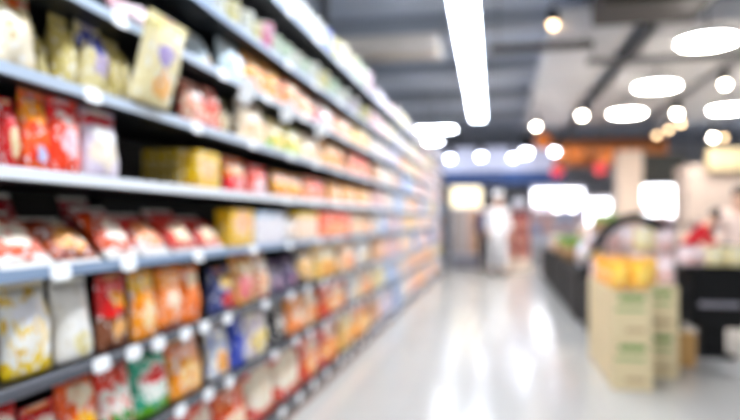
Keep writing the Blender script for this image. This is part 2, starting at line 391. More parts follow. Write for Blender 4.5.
# khaki bags
D('khaki', SB, 'khaki bag', .10, base='#c6b67a', pic='#ded09a', picz=.35, picr=.22)
D('khakiblue', SB, 'khaki bag with dark blue emblem', .11, base='#dccfa0', logo='#262c86', logoz=.8, logor=.2, pic='#b8aac0', picz=.45, picr=.2, bot='#e8dcb0', botz=.12)
D('khakipurple', SB, 'large cream-khaki bag with purple patch', .07, base='#e8dcb4', logo='#a090b8', logoz=.62, logor=.12, pic='#f0bd84', picz=.28, picr=.16, top='#c8ba78', topz=.88)
D('creamorange', SB, 'cream bag with orange edge', .12, base='#dccba4', top='#e4743a', topz=.8, pic='#eadfc8', picr=.3)
D('rosy', SB, 'rosy beige bag', .10, base='#e8c0a4', spot='#d85a54', amt=1.05, logo='#f2e0d4')
D('redstripe', SB, 'pale bag with red print', .09, base='#efd0b8', spot='#d8443e', amt=1.1)
D('darkkhaki', SB, 'dull olive bag', .09, base='#7a6f4a', pic='#c9b48c')
D('cream', SB, 'cream bag with peach picture', .10, base='#f3e2c8', pic='#f0c49c')
D('greenfoot', SB, 'pale bag with green foot', .10, base='#f0dcb4', bot='#a8c46a', botz=.4, pic='#e8cf70')
D('yellowgreen', SB, 'yellow-green bag', .10, base='#e6d684', bot='#b8cc68', botz=.3, logo='#f6efd8')
D('paleorange', SB, 'pale orange bag', .10, base='#f2b878', logo='#f7e6d0', pic='#ee9450')
# upper shelves
D('pinkwhite', SB, 'pink and white bag', .10, base='#ead2d4', top='#d6a0a8', topz=.6, logo='#f5eeee')
D('palegrey', SB, 'pale blue-grey bag', .12, base='#cfdce0', pic='#eac79a', picz=.35, picr=.16, logo='#eef3f3')
D('orangeyellow', SB, 'orange-yellow bag', .10, base='#f2ac4e', top='#f4c890', topz=.7, pic='#f0923c')
D('softpeach', SB, 'soft peach bag', .10, base='#f2bd94', logo='#f3dccb', spot='#e87c5a', amt=.95)
D('mixpink', SB, 'pinkish cream bag', .10, base='#ecd0c4', spot='#c0587a', amt=.97, logo='#f4ead4')
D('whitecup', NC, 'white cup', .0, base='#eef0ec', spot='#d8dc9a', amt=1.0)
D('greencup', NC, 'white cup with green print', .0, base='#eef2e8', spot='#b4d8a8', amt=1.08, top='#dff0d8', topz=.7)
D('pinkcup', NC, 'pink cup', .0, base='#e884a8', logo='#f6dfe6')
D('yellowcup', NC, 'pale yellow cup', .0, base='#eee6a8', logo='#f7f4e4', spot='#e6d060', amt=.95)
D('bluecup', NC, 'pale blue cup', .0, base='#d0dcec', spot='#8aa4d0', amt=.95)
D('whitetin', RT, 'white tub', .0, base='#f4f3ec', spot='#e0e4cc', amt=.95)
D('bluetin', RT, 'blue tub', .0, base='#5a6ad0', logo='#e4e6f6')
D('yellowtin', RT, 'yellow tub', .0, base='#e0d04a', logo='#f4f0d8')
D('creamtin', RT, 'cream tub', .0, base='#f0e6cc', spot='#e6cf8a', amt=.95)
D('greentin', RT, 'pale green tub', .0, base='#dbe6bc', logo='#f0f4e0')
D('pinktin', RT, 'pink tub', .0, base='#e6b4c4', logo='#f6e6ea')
# far end
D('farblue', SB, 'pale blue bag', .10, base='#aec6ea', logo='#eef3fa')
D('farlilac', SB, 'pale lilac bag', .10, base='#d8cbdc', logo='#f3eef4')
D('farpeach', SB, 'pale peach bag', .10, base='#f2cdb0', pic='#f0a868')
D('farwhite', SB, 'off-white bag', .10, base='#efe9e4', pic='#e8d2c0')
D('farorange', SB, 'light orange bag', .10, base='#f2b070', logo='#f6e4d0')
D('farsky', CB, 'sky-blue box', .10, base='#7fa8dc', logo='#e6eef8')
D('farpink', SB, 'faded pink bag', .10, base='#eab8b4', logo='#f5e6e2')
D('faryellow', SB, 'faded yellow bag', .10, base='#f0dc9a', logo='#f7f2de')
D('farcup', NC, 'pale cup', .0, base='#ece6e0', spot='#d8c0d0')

# ------------------------------------------------------------------ what stands on each shelf: (photo column from, to, design, height, setback, tilt)
ROWS = {
 0: [(150, 186, 'rust'), (186, 214, 'tomato'), (214, 246, 'rust', .27), (246, 274, 'redcream'), (274, 300, 'redcream'), (300, 317, 'tomato'), (317, 338, 'brightred'), (338, 352, 'butter'), (352, 370, 'apricot')],
 1: [(-22, 22, 'brightred'), (22, 58, 'brightred', .21), (58, 97, 'redorange'), (97, 131, 'redgreen'), (131, 167, 'teal'), (167, 203, 'apricot', .245), (205, 227, 'bluewhite'), (229, 241, 'deepblue'), (241, 266, 'lilacw'), (268, 284, 'blackw'), (284, 302, 'orangew'), (302, 318, 'peach'), (318, 347, 'tomato'), (347, 360, 'greyw'), (360, 370, 'peach')],
 2: [(4, 52, 'daisy', .27), (55, 91, 'plainw', .265), (94, 124, 'redbrown', .26), (126, 152, 'amber', .26), (152, 179, 'orangew', .26), (179, 197, 'orange', .25), (212, 232, 'bluered', .215), (233, 252, 'yellowpink'), (252, 268, 'creamred'), (268, 281, 'violet', .2), (282, 293, 'violet', .21), (294, 312, 'roll'), (312, 337, 'butter'), (337, 355, 'peach'), (355, 370, 'greyw')],
 3: [(-28, 37, 'noodle', .25, 0, 48), (37, 83, 'brownnoodle', .23, 0, 52), (87, 123, 'noodle', .25, 0, 42), (124, 155, 'rednoodle', .23, 0, 46), (157, 186, 'creamnoodle', .24, 0, 42), (188, 211, 'creamnoodle', .22, 0, 46), (227, 250, 'yellowpeach', .19), (251, 266, 'whiteblue', .18), (266, 281, 'whiteblue', .18), (281, 293, 'farwhite', .18), (294, 315, 'yellowcream', .19), (316, 349, 'vermilion', .2), (350, 360, 'cream', .2), (360, 370, 'peach', .2)],
 4: [(-1, 13, 'scarlet', .2, .01), (18, 44, 'orangeblue', .24), (44, 76, 'orangelilac', .24), (77, 114, 'lilac', .235), (192, 216, 'yellowbox', .17), (223, 244, 'orangered', .18), (246, 266, 'redpink', .17), (271, 286, 'goldpink', .16), (286, 301, 'goldpink', .16), (302, 326, 'redpeach', .17), (327, 340, 'honey', .18), (340, 355, 'honey', .18), (356, 370, 'honey', .18)],
 5: [(-36, 41, 'creamorange', .25), (48, 62, 'khaki', .2, .08), (63, 80, 'khaki', .245, .03), (81, 107, 'khakiblue', .25), (108, 118, 'khaki', .24, .02), (119, 129, 'khaki', .24, .02), (133, 176, 'khakipurple', .33, -.105, -15), (184, 204, 'rosy', .21), (204, 216, 'redstripe', .21), (217, 233, 'darkkhaki', .2, .04), (236, 265, 'cream'), (266, 283, 'greenfoot', .2), (283, 299, 'yellowgreen', .2), (300, 320, 'cream', .2), (321, 345, 'paleorange'), (346, 370, 'redpeach')],
 6: [(112, 156, 'pinkwhite', .12, 0, 30), (206, 222, 'palegrey', .2, .08), (223, 244, 'palegrey', .22), (245, 262, 'orangeyellow'), (262, 280, 'orangeyellow'), (280, 296, 'orange', .2), (296, 314, 'softpeach'), (315, 333, 'mixpink'), (334, 352, 'softpeach'), (352, 370, 'butter')],
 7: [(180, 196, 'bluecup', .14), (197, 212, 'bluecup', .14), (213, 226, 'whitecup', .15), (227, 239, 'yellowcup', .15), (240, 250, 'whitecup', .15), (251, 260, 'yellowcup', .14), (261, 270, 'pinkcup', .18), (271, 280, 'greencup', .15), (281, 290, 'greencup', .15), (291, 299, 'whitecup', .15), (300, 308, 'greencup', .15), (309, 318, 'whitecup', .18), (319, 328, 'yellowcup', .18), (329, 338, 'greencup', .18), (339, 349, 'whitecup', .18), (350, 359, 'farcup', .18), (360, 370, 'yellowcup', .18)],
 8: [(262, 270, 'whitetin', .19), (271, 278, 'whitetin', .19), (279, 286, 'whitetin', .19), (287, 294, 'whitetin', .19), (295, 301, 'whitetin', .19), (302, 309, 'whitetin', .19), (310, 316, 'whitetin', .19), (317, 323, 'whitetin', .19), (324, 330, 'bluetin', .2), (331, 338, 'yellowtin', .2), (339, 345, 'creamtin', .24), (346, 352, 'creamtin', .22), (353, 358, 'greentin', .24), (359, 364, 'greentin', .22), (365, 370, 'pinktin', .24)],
}
ORD = ['lowest', 'second', 'third', 'fourth', 'fifth', 'sixth', 'seventh', 'eighth', 'topmost']
NTH = ['first', 'second', 'third', 'fourth', 'fifth', 'sixth', 'seventh', 'eighth', 'ninth', 'tenth']
NOUN = {SB: 'snack bag', PP: 'packet', CB: 'box', NC: 'cup', RT: 'tub'}
def place_of(k): return 'on the %s shelf%s' % (ORD[k], '' if k in (0, 8) else ' up')
protos = {}
def product(key, w, h, parts=True):
    kind, words, d, m = DS[key]
    ck = (key, round(w, 2), round(h, 2), parts)
    if ck in protos:
        return dup(protos[ck], '')
    o = make_product(kind, m, w, h, d, R.random(), parts, M['seal'] if kind == PP else m)
    protos[ck] = o
    return o
XF = RX - .024
for k, row in ROWS.items():
    gap = (LV[k + 1] - LV[k]) if k < 8 else .3
    names = [DS[r[2]][1] for r in row]
    cnt = {}
    for i, r in enumerate(row):
        u0, u1, key = r[:3]
        h = r[3] if len(r) > 3 else gap - .05
        back = r[4] if len(r) > 4 else R.uniform(0, .012)
        tilt = r[5] if len(r) > 5 else R.uniform(2, 7)
        kind, words, d, m = DS[key]
        xm = RX + .02 if tilt < 0 else XF - (.03 if kind == CB else .08 if kind == PP else .05)
        y0, y1 = YU(u0, xm), YU(u1, xm)
        w = (y1 - y0) * .95
        if kind in (NC, RT): w = min(w, .17); tilt = 0
        if kind == CB: tilt = 0
        o = product(key, w, h if tilt < 0 else min(h, gap - .034))
        seat(o, (y0 + y1) / 2, LV[k] + (.0195 if tilt < 0 else .0145), XF - back, (-math.radians(tilt), 0, PI / 2 + (R.uniform(-.03, .03) if kind != CB else 0)))
        # label: what it looks like, else what it stands next to
        lab = '%s %s' % (words, place_of(k))
        if names.count(words) > 1:
            same = [j for j, n in enumerate(names) if n == words]
            nb = names[i - 1] if i else None
            if nb and nb != words and sum(1 for j in same if j and names[j - 1] == nb) == 1:
                lab = '%s just past the %s %s' % (words, nb, place_of(k))
            else:
                lab = '%s %s, %s of its kind from the camera end' % (words, place_of(k), NTH[same.index(i)])
        if len(lab.split()) > 16:
            lab = '%s %s, %s of its kind along' % (words, place_of(k), NTH[[j for j, n in enumerate(names) if n == words].index(i)])
        tag(o, lab, 'snack packaging' if kind in (SB, PP) else NOUN[kind], 'products on the %s shelf' % ORD[k])
# the yellow boxes stand three more deep behind the front one
ya, yb = YU(192, XF), YU(216, XF)
for j in range(3):
    o = product('shadedbox', (yb - ya) * .95, .17)
    seat(o, (ya + yb) / 2, LV[4] + .0145, XF - .062 - .062 * j, (0, 0, PI / 2))
    tag(o, 'shade-painted yellow box %s behind the front yellow box on the fifth shelf up' % ('right', 'second', 'third')[j] if j else 'shade-painted yellow box right behind the front yellow box on the fifth shelf up', 'box', 'products on the fifth shelf')
# wedged dark red packets that lean behind the slanted ones
for u, nb in ((66, 'brown-orange'), (138, 'red and orange')):
    o = product('darkred', .2, .24)
    seat(o, YU(u + 6), LV[3] + .0145, XF - .17, (-math.radians(22), 0, PI / 2 + .1))
    tag(o, 'dark red packet wedged behind the %s packet on the fourth shelf up' % nb, 'snack packaging', 'products on the fourth shelf')
o = product('brownnoodle', .14, .12)
seat(o, YU(131), LV[4] + .0145, XF - .05, (-math.radians(82), 0, PI / 2 + .3))
tag(o, 'small brown packet lying flat in the dark gap on the fifth shelf up', 'snack packaging', 'products on the fifth shelf')

# far run: nothing in the photo tells facings of one colour on one shelf apart
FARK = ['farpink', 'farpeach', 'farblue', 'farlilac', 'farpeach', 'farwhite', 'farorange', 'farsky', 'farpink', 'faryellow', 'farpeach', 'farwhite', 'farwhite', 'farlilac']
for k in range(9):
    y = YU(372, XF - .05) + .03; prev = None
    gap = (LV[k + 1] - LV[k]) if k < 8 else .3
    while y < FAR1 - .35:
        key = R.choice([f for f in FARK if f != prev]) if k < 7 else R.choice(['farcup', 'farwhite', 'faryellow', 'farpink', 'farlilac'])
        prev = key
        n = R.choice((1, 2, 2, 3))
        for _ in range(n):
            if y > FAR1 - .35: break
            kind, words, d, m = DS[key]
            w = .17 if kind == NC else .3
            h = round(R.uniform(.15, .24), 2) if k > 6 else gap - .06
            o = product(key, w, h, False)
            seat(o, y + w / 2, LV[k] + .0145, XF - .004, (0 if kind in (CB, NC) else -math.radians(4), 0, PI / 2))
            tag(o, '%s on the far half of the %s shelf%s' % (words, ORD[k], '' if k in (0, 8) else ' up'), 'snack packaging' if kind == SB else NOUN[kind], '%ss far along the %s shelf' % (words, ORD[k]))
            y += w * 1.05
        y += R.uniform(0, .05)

# ------------------------------------------------------------------ ceiling lamps, ducts, beams
def linear(label, c, length, width, along, group='linear ceiling lights', lm='lamp'):
    t = thing('linear_ceiling_light', label, 'ceiling light', c, 0 if along else PI / 2, group)
    l, w = length / 2, width / 2
    MB().box((-w - .02, -l, .0), (w + .02, l, .07), .01).obj('housing', M['lamp_h'], t)
    MB().box((-w, -l + .01, -.035), (w, l - .01, .0), .008).obj('diffuser', M[lm], t)
    n = max(2, int(length / 3) + 1)
    for i in range(n):
        y = -l + .2 + (2 * l - .4) * i / (n - 1)
        MB().tube([(0, y, .07), (0, y, 4.4 - c[2])], .008, 6).obj('suspension_rod', M['pipe'], t)
    return t
a = P(478, 119, 13.9)
linear('long white linear light hanging over the aisle', (a.x + .09, (a.y - 2.5) / 2, 3.45), a.y + 2.5, .26, True).rotation_euler.z = .0105
b = P(436, 129, 15.5); linear('short white light across the aisle beyond the long light', (b.x, b.y, b.z), .9, .22, False, lm='lamp_s')
b = P(433, 141, 17.8); linear('shortest white light, low beyond the other crosswise light', (b.x, b.y, b.z), .45, .2, False, lm='lamp_s')

def top_at(x, y):
    for x0, x1, y0, y1, z in ((.7, 1.75, 8.9, 18, 3.735), (2.1, 3.6, 8.9, 18, 3.785), (3.95, 5.8, 8.9, 18, 3.785)):
        if x0 - .05 < x < x1 + .05 and y0 - .05 < y < y1 + .05: return z
    for b in (4.6, 7.2, 9.9, 12.8, 15.8, 19.0):
        if abs(y - b) < .13: return 4.149
    return 4.4
def disc_lamp(u, v, label, zc=None, r=.34):
    h = 2.2; zc = F * h / (220 - v); c = P(u, v, zc)
    t = thing('disc_ceiling_lamp', label, 'ceiling light', c, 0, 'round ceiling lamps')
    MB().lathe([(r * .94, -.03), (r * .97, -.02), (r * .97, -.002)], 28).obj('diffuser', M['disc'], t)
    MB().lathe([(r, 0), (r, .02), (r * .55, .1), (.06, .14)], 28).obj('reflector', M['lamp_h'], t)
    MB().tube([(0, 0, .13), (0, 0, top_at(c.x, c.y) - c.z)], .012, 6).obj('hanging_rod', M['pipe'], t)
disc_lamp(707, 41, 'largest round ceiling lamp, nearest of the four on the right')
disc_lamp(657, 86, 'round ceiling lamp second from the left above the crates')
disc_lamp(627, 113, 'round ceiling lamp furthest left, beside the orange canopy')
disc_lamp(728, 109, 'round ceiling lamp below the largest one, cut by the frame')
def spot(u, v, label, m='bulb', h=2.05, r=.055):
    zc = F * h / (220 - v); c = P(u, v, zc)
    t = thing('hanging_spotlight', label, 'spotlight', c, 0, 'hanging spotlights')
    MB().lathe([(.01, -r), (r * .7, -r * .75), (r, 0), (r * .8, r * .6)], 16).obj('bulb', M[m], t, True)
    MB().lathe([(r * 1.2, r * .3), (r * 1.25, r * .8), (r * .9, r * 3.2), (.02, r * 3.6)], 16).obj('lamp_shade', M['black'], t)
    MB().tube([(0, 0, r * 3.4), (0, 0, top_at(c.x, c.y) - c.z)], .008, 6).obj('cord', M['pipe'], t)
spot(536, 126, 'warm hanging spotlight left of the orange canopy', r=.06)
spot(582, 115, 'hanging spotlight left of the leftmost round lamp', r=.07)
spot(677, 113, 'hanging spotlight right of the leftmost round lamp', r=.07)
spot(725, 84, 'hanging spotlight between the two lamps at the right edge', r=.06)
spot(713, 137, 'low bright hanging spotlight over the cream kiosk', r=.075)
spot(724, 137, 'dim hanging spotlight beside the low bright one over the kiosk', 'bulbd')
spot(681, 123, 'dim amber spotlight below the bright one, nearest of three', 'bulbd')
spot(669, 129, 'dim amber spotlight in the middle of the row of three', 'bulbd')
spot(657, 135, 'dim amber spotlight, furthest of the row of three', 'bulbd')
spot(481, 156, 'cool white spotlight in front of the pale lit band', 'bulbc', h=1.9, r=.1)
spot(526, 152, 'cool white spotlight at the middle of the pale band', 'bulbc', h=1.9, r=.13)
spot(513, 157, 'cool white spotlight left of the middle one on the pale band', 'bulbc', h=1.9, r=.09)
spot(555, 151, 'cool white spotlight at the right end of the pale band', 'bulbc', h=1.9, r=.1)
spot(450, 158, 'cool white spotlight at the left end of the pale band', 'bulbc', h=1.9, r=.1)
spot(553, 24, 'pale spotlight high on the cross beam', 'bulbd', h=2.6, r=.06)

for i, y in enumerate((4.6, 7.2, 9.9, 12.8, 15.8, 19.0)):
    struct(MB().box((-6, y - .11, 4.15), (13, y + .11, 4.4), .01).obj('trim_%d' % (i + 1), M['beam']))
c = P(395, 48, 8.6)
o = MB().box((-4.4, c.y - .28, c.z - .12), (-.75, c.y + .28, c.z + .1), .03).obj('air_duct', M['spillb']); tag(o, 'pale beige light spill built as a boxed duct crossing behind the shelving top', 'duct')  # light spill on the ceiling, given the shape and colour of a duct
MB().box((-2.4, c.y - .05, c.z + .1), (-2.3, c.y + .05, 4.4)).obj('hanger', M['pipe'], o)
def duct(label, x0, x1, y0, y1, z0, z1, m, name='air_duct'):
    o = MB().box((x0, y0, z0), (x1, y1, z1), .03).obj(name, M[m]); tag(o, label, 'duct')
    for y in [y0 + .4 + (y1 - y0 - .8) * i / 3 for i in range(4)]:
        MB().box((x0 - .01, y - .02, z0 - .01), (x1 + .01, y + .02, z1 + .01)).obj('joint_band', M['steel'], o)
        MB().box(((x0 + x1) / 2 - .02, y - .02, z1), ((x0 + x1) / 2 + .02, y + .02, 4.4)).obj('hanger', M['pipe'], o)
duct('wide white air duct running along the ceiling right of the aisle light', .7, 1.75, 8.9, 18, 3.75, 4.1, 'duct')
duct('white air duct running along the ceiling above the round lamps', 2.1, 3.6, 8.9, 18, 3.8, 4.1, 'duct')
duct('white air duct at the far right of the ceiling', 3.95, 5.8, 8.9, 18, 3.8, 4.1, 'duct')
a, b = P(600, 4, 7.4), P(692, 4, 7.4)
o = MB().box((1.15, 7.5, 3.66), (2.35, 8.4, 4.0), .03).obj('air_conditioner', M['ductd']); tag(o, 'dark brown box-shaped ceiling unit above the right side', 'air unit')
MB().box((1.25, 7.48, 3.72), (2.25, 7.5, 3.94)).obj('grille', M['black'], o)
for x in (1.45, 2.2): MB().tube([(x, 7.9, 4.0), (x, 7.9, 4.4)], .012, 6).obj('hanging_rod', M['pipe'], o)
o = MB().tube([(1.92, 8.7, 3.72), (1.92, 18, 3.72)], .055, 10).obj('ceiling_pipe', M['pipe'], None, True); tag(o, 'dark round pipe running along between the white ducts', 'pipe')
for y in (9, 12, 15): MB().tube([(1.92, y, 3.76), (1.92, y, 4.4)], .01, 6).obj('pipe_hanger', M['pipe'], o)

for x0, x1, zc, v, lab, m in ((-.1, 1.25, 8.55, 36, 'brownish cable tray crossing the ceiling near the long linear light', 'ductd'), (1.3, 6.2, 9.5, 64, 'grey cable tray crossing below the white ducts among the round lamps', 'pipe')):
    yy = zc / CT + .3
    o = MB().box((x0, yy - .09, 3.57), (x1, yy + .09, 3.64), .01).obj('cable_tray', M[m]); tag(o, lab, 'cable tray')
    for x in (x0 + .1, x1 - .1): MB().tube([(x, yy, 3.64), (x, yy, top_at(x, yy))], .01, 6).obj('hanging_rod', M['pipe'], o)

# ------------------------------------------------------------------ cream cartons with yellow bags
def carton_mat():
    m = bpy.data.materials.new('carton_print'); m.use_nodes = True
    nt = m.node_tree; b = nt.nodes['Principled BSDF']; b.inputs['Roughness'].default_value = .6
    tc = nt.nodes.new('ShaderNodeTexCoord'); sp = nt.nodes.new('ShaderNodeSeparateXYZ'); nt.links.new(tc.outputs['Generated'], sp.inputs[0])
    def mm(op, a, bb):
        n = nt.nodes.new('ShaderNodeMath'); n.operation = op
        for i, v in enumerate((a, bb)):
            if isinstance(v, (int, float)): n.inputs[i].default_value = v
            else: nt.links.new(v, n.inputs[i])
        return n.outputs[0]
    def band(s, c, h): return mm('LESS_THAN', mm('ABSOLUTE', mm('SUBTRACT', s, c), 0), h)
    def mix(f, a, c):
        n = nt.nodes.new('ShaderNodeMix'); n.data_type = 'RGBA'; nt.links.new(f, n.inputs[0])
        if isinstance(a, tuple): n.inputs[6].default_value = a
        else: nt.links.new(a, n.inputs[6])
        n.inputs[7].default_value = lin(c); return n.outputs[2]
    cx = mm('MULTIPLY', band(sp.outputs['X'], .5, .33), band(sp.outputs['Z'], .86, .055))
    c = mix(cx, lin('#dfcca0'), '#4f8a34')
    c = mix(mm('MULTIPLY', band(sp.outputs['X'], .45, .36), band(sp.outputs['Z'], .64, .03)), c, '#6a9c4a')
    c = mix(mm('MULTIPLY', band(sp.outputs['X'], .58, .25), band(sp.outputs['Z'], .22, .045)), c, '#b89a70')
    cy = mm('MULTIPLY', band(sp.outputs['Y'], .5, .33), band(sp.outputs['Z'], .8, .06))
    nt.links.new(c, b.inputs['Base Color']); return m
CM = carton_mat()
def carton(w, d, h):
    o = MB().box((-w / 2, -d / 2, 0), (w / 2, d / 2, h), .006).obj('carton', CM)
    MB().box((-.025, -d / 2 + .01, h), (.025, d / 2 - .01, h + .0012)).obj('packing_tape', M['tape'], o)
    return o
D('yellowbag', SB, 'yellow', .16, base='#f6c92c', pic='#fbdf80', picz=.45, picr=.2, spot='#f0a020', amt=.95)
D('palebag', SB, 'pale pink', .12, base='#efd9d6', logo='#f8eeee', pic='#e8c0b8')
D('palecream', SB, 'pale cream', .10, base='#f3e6b8', logo='#f9f3dc')
D('orangebag', SB, 'orange', .16, base='#f3b04a', pic='#f8dca8', picz=.45, picr=.28)
c0 = carton(.284, .3, .362); first = True
stacks = []
where = ['front', 'second', 'third', 'rear']
for i in range(4):
    for tier in range(2):
        o = c0 if first else dup(c0, ''); first = False
        o.location = (.82 + .143 + R.uniform(-.004, .004), 4.97 + .15 + i * .306, tier * .364)
        tag(o, 'cream carton with green print, %s of the %s stack along the aisle edge' % (('bottom', 'top')[tier], where[i]), 'carton', 'cream cartons stacked on the floor')
for i in range(2):
    for tier in range(2):
        o = dup(c0, ''); o.location = (1.112 + .143, 5.42 + .15 + i * .306, tier * .355 if False else tier * .364)
        tag(o, 'cream carton with green print, %s of the %s stack next to the black pedestal bin' % (('bottom', 'top')[tier], ('front', 'rear')[i]), 'carton', 'cream cartons stacked on the floor')
ybags = [(.89, 5.06, 'yellowbag', 'at the front left corner'), (1.035, 5.05, 'yellowbag', 'at the front right corner'), (.89, 5.3, 'orangebag', 'second along the aisle edge'), (1.035, 5.3, 'yellowbag', 'behind the front right bag'),
         (.89, 5.56, 'orangebag', 'third along the aisle edge'), (1.035, 5.56, 'orangebag', 'in the third row inside'), (.89, 5.83, 'orangebag', 'rearmost along the aisle edge'), (1.035, 5.83, 'yellowbag', 'rearmost inside')]
ybags += [(1.19, 5.53, 'yellowbag', 'at the front of the right stack'), (1.33, 5.53, 'palebag', 'beside the yellow one on the right stack'), (1.2, 5.8, 'palebag', 'at the rear of the right stack')]
for x, y, key, w in ybags:
    o = product(key, .14, .21)
    orient(o, (x, y, .728), (-math.radians(8), 0, R.uniform(-.15, .15)))
    seatz = min((Euler(o.rotation_euler).to_matrix() @ v.co).z for v in o.data.vertices); o.location.z = .7275 - seatz
    tag(o, '%s bag standing on the cream cartons, %s' % (DS[key][1], w), 'bag', 'yellow bags on top of the cartons')
c = MB().box((-.08, -.11, 0), (.08, .11, .28), .005).obj('cardboard_box', M['cardb']); c.location = (1.57, 5.98, 0)
MB().box((-.02, -.105, .28), (.02, .105, .2812)).obj('packing_tape', M['tape'], c)
tag(c, 'small tan cardboard box on the floor between cartons and black bin', 'box')

# ------------------------------------------------------------------ black pedestal bin
t = thing('pedestal_bin', 'black pedestal display bin with a grey band, right of the carton stacks', 'display bin', (1.93, 6.42, 0))
def taper(z0, z1, a0, b0, a1, b1):
    bm = bmesh.new()
    lo = [bm.verts.new((sx * a0, sy * b0, z0)) for sx, sy in ((-1, -1), (1, -1), (1, 1), (-1, 1))]; hi = [bm.verts.new((sx * a1, sy * b1, z1)) for sx, sy in ((-1, -1), (1, -1), (1, 1), (-1, 1))]
    bm.faces.new(lo[::-1]); bm.faces.new(hi)
    for i in range(4): bm.faces.new((lo[i], lo[(i + 1) % 4], hi[(i + 1) % 4], hi[i]))
    bmesh.ops.bevel(bm, geom=list(bm.edges), offset=.008, segments=2, affect='EDGES'); return bm
fin(taper(.28, .80, .21, .21, .25, .25), 'bin_body', M['black'], t, False)
MB().box((-.34, -.27, .80), (.28, .27, .835), .01).obj('rim_shelf', M['black'], t)
MB().box((-.1, -.1, .03), (.1, .1, .28), .008).obj('pedestal', M['black'], t)
MB().box((-.16, -.16, 0), (.16, .16, .03), .006).obj('foot_plate', M['black2'], t)
MB().box((-.17, -.247, .475), (.17, -.232, .52), .002).obj('label_strip', M['greyband'], t)
for i, (dx, dy, key, w) in enumerate([(-.2, -.12, 'palebag', 'at the front left'), (0, -.12, 'palecream', 'at the front middle'), (.18, -.12, 'palecream', 'at the front right'), (-.18, .12, 'palebag', 'at the back left'), (.02, .12, 'palebag', 'at the back middle'), (.19, .12, 'palecream', 'at the back right')]):
    o = product(key, .17, .17); o.location = (1.93 + dx, 6.42 + dy, .836); o.rotation_euler = (0, 0, R.uniform(-.1, .1))
    tag(o, '%s bag on the black pedestal bin, %s' % (DS[key][1], w), 'bag', 'bags on the pedestal bin')

# ------------------------------------------------------------------ dump bin with a black arched frame, heaped with pale bags
bx, by = 1.39, 7.36
t = thing('dump_bin', 'black dump bin with an arched black top rail behind the cartons', 'display bin', (bx, by, 0))
MB().box((-.46, -.34, .08), (.46, .34, .64), .02).obj('bin_body', M['black'], t)
for sx in (-1, 1):
    for sy in (-1, 1): MB().box((sx * .4 - .025, sy * .28 - .025, 0), (sx * .4 + .025, sy * .28 + .025, .08)).obj('leg', M['black2'], t)
pts = [(-.44, .0, .6), (-.41, .0, .82), (-.34, .0, .98), (-.25, .0, 1.1), (-.15, .0, 1.2), (-.03, .0, 1.26), (.1, .0, 1.28), (.22, .0, 1.25), (.33, .0, 1.15), (.4, .0, .98), (.42, .0, .6)]
MB().tube(pts, .055, 12).obj('arch_rail', M['black'], t, True)
for lay, (z, hs, dy, rn) in enumerate(((.641, (.2, .2, .28, .28), -.2, 'front row'), (.641, (.27,) * 4, .19, 'back row'), (.913, (.2, .28, .28, .2), .19, 'upper back row'), (.923, (0, 0, .24, .22), -.2, 'upper front row'))):
    for i in range(4):
        if not hs[i]: continue
        key = ('palebag', 'palecream', 'palebag', 'palebag')[(i + lay) % 4]
        o = product(key, .2, hs[i])
        o.location = (bx - .33 + i * .22, by + dy, z + .001); o.rotation_euler = (0, 0, R.uniform(-.05, .05))
        tag(o, '%s bag, %s from the aisle in the %s of the arched bin' % (DS[key][1], NTH[i], rn), 'bag', 'pale bags heaped in the arched bin')

# ------------------------------------------------------------------ black produce tables along the aisle
def table(y0, y1, label, rise=.82):
    x0, x1 = .93, 2.0
    t = thing('produce_table', label, 'display table', ((x0 + x1) / 2, (y0 + y1) / 2, 0), 0, 'black produce tables')
    a, l = (x1 - x0) / 2, (y1 - y0) / 2
    MB().box((-a, -l, .58), (a, l, .62), .008).obj('table_top', M['black'], t)
    for s in (-1, 1):
        MB().box((s * a - .015 * s - .015, -l, .05), (s * a - .015 * s + .015, l, .58), .004).obj('side_panel', M['black'], t)
        MB().box((-a + .03, s * l - .015 * s - .015, .05), (a - .03, s * l - .015 * s + .015, .58), .004).obj('end_panel', M['black2'], t)
        MB().box((s * a - .012, -l, .62), (s * a + .012, l, .66), .004).obj('edge_lip', M['black2'], t)
    for sx in (-1, 1):
        for sy in (-1, 1): MB().box((sx * (a - .05) - .025, sy * (l - .05) - .025, 0), (sx * (a - .05) + .025, sy * (l - .05) + .025, .05)).obj('leg', M['steel'], t)
    MB().box((.02, -l + .08, .62), (a - .03, l - .08, rise), .008).obj('riser', M['black2'], t)
table(7.9, 9.6, 'nearest black produce table along the aisle, heaped with pale grey bags')
table(9.75, 12.0, 'middle black produce table with brown and green produce', 1.0)
table(12.25, 14.6, 'furthest black produce table, topped with beige bags')
D('ricebag', SB, 'pale blue-grey', .15, base='#dcdde6', logo='#f3f3f7', pic='#e8d8cc')
D('beigebag', SB, 'beige', .15, base='#ecd8c4', logo='#f7ece0', pic='#e8b894')
for k, (y0, key, lab, g) in enumerate(((7.85, 'ricebag', 'pale blue-grey bag', 'bags on the nearest black table'), (12.35, 'beigebag', 'beige bag', 'bags on the furthest black table'))):
    tn = ('nearest', 'furthest')[k]
    for j in range(2):
        for i in range(5 + k):
            o = product(key, .24, .34)
            o.location = ((1.16, 1.72)[j], y0 + .2 + i * .33, (.621, .821)[j]); o.rotation_euler = (-.05 if False else 0, 0, PI / 2 * -1 + R.uniform(-.15, .15))
            side = ('aisle row', 'raised back row')[j]
            tag(o, '%s in the %s on the %s black table, %s along' % (lab, side, tn, NTH[i]), 'bag', g)
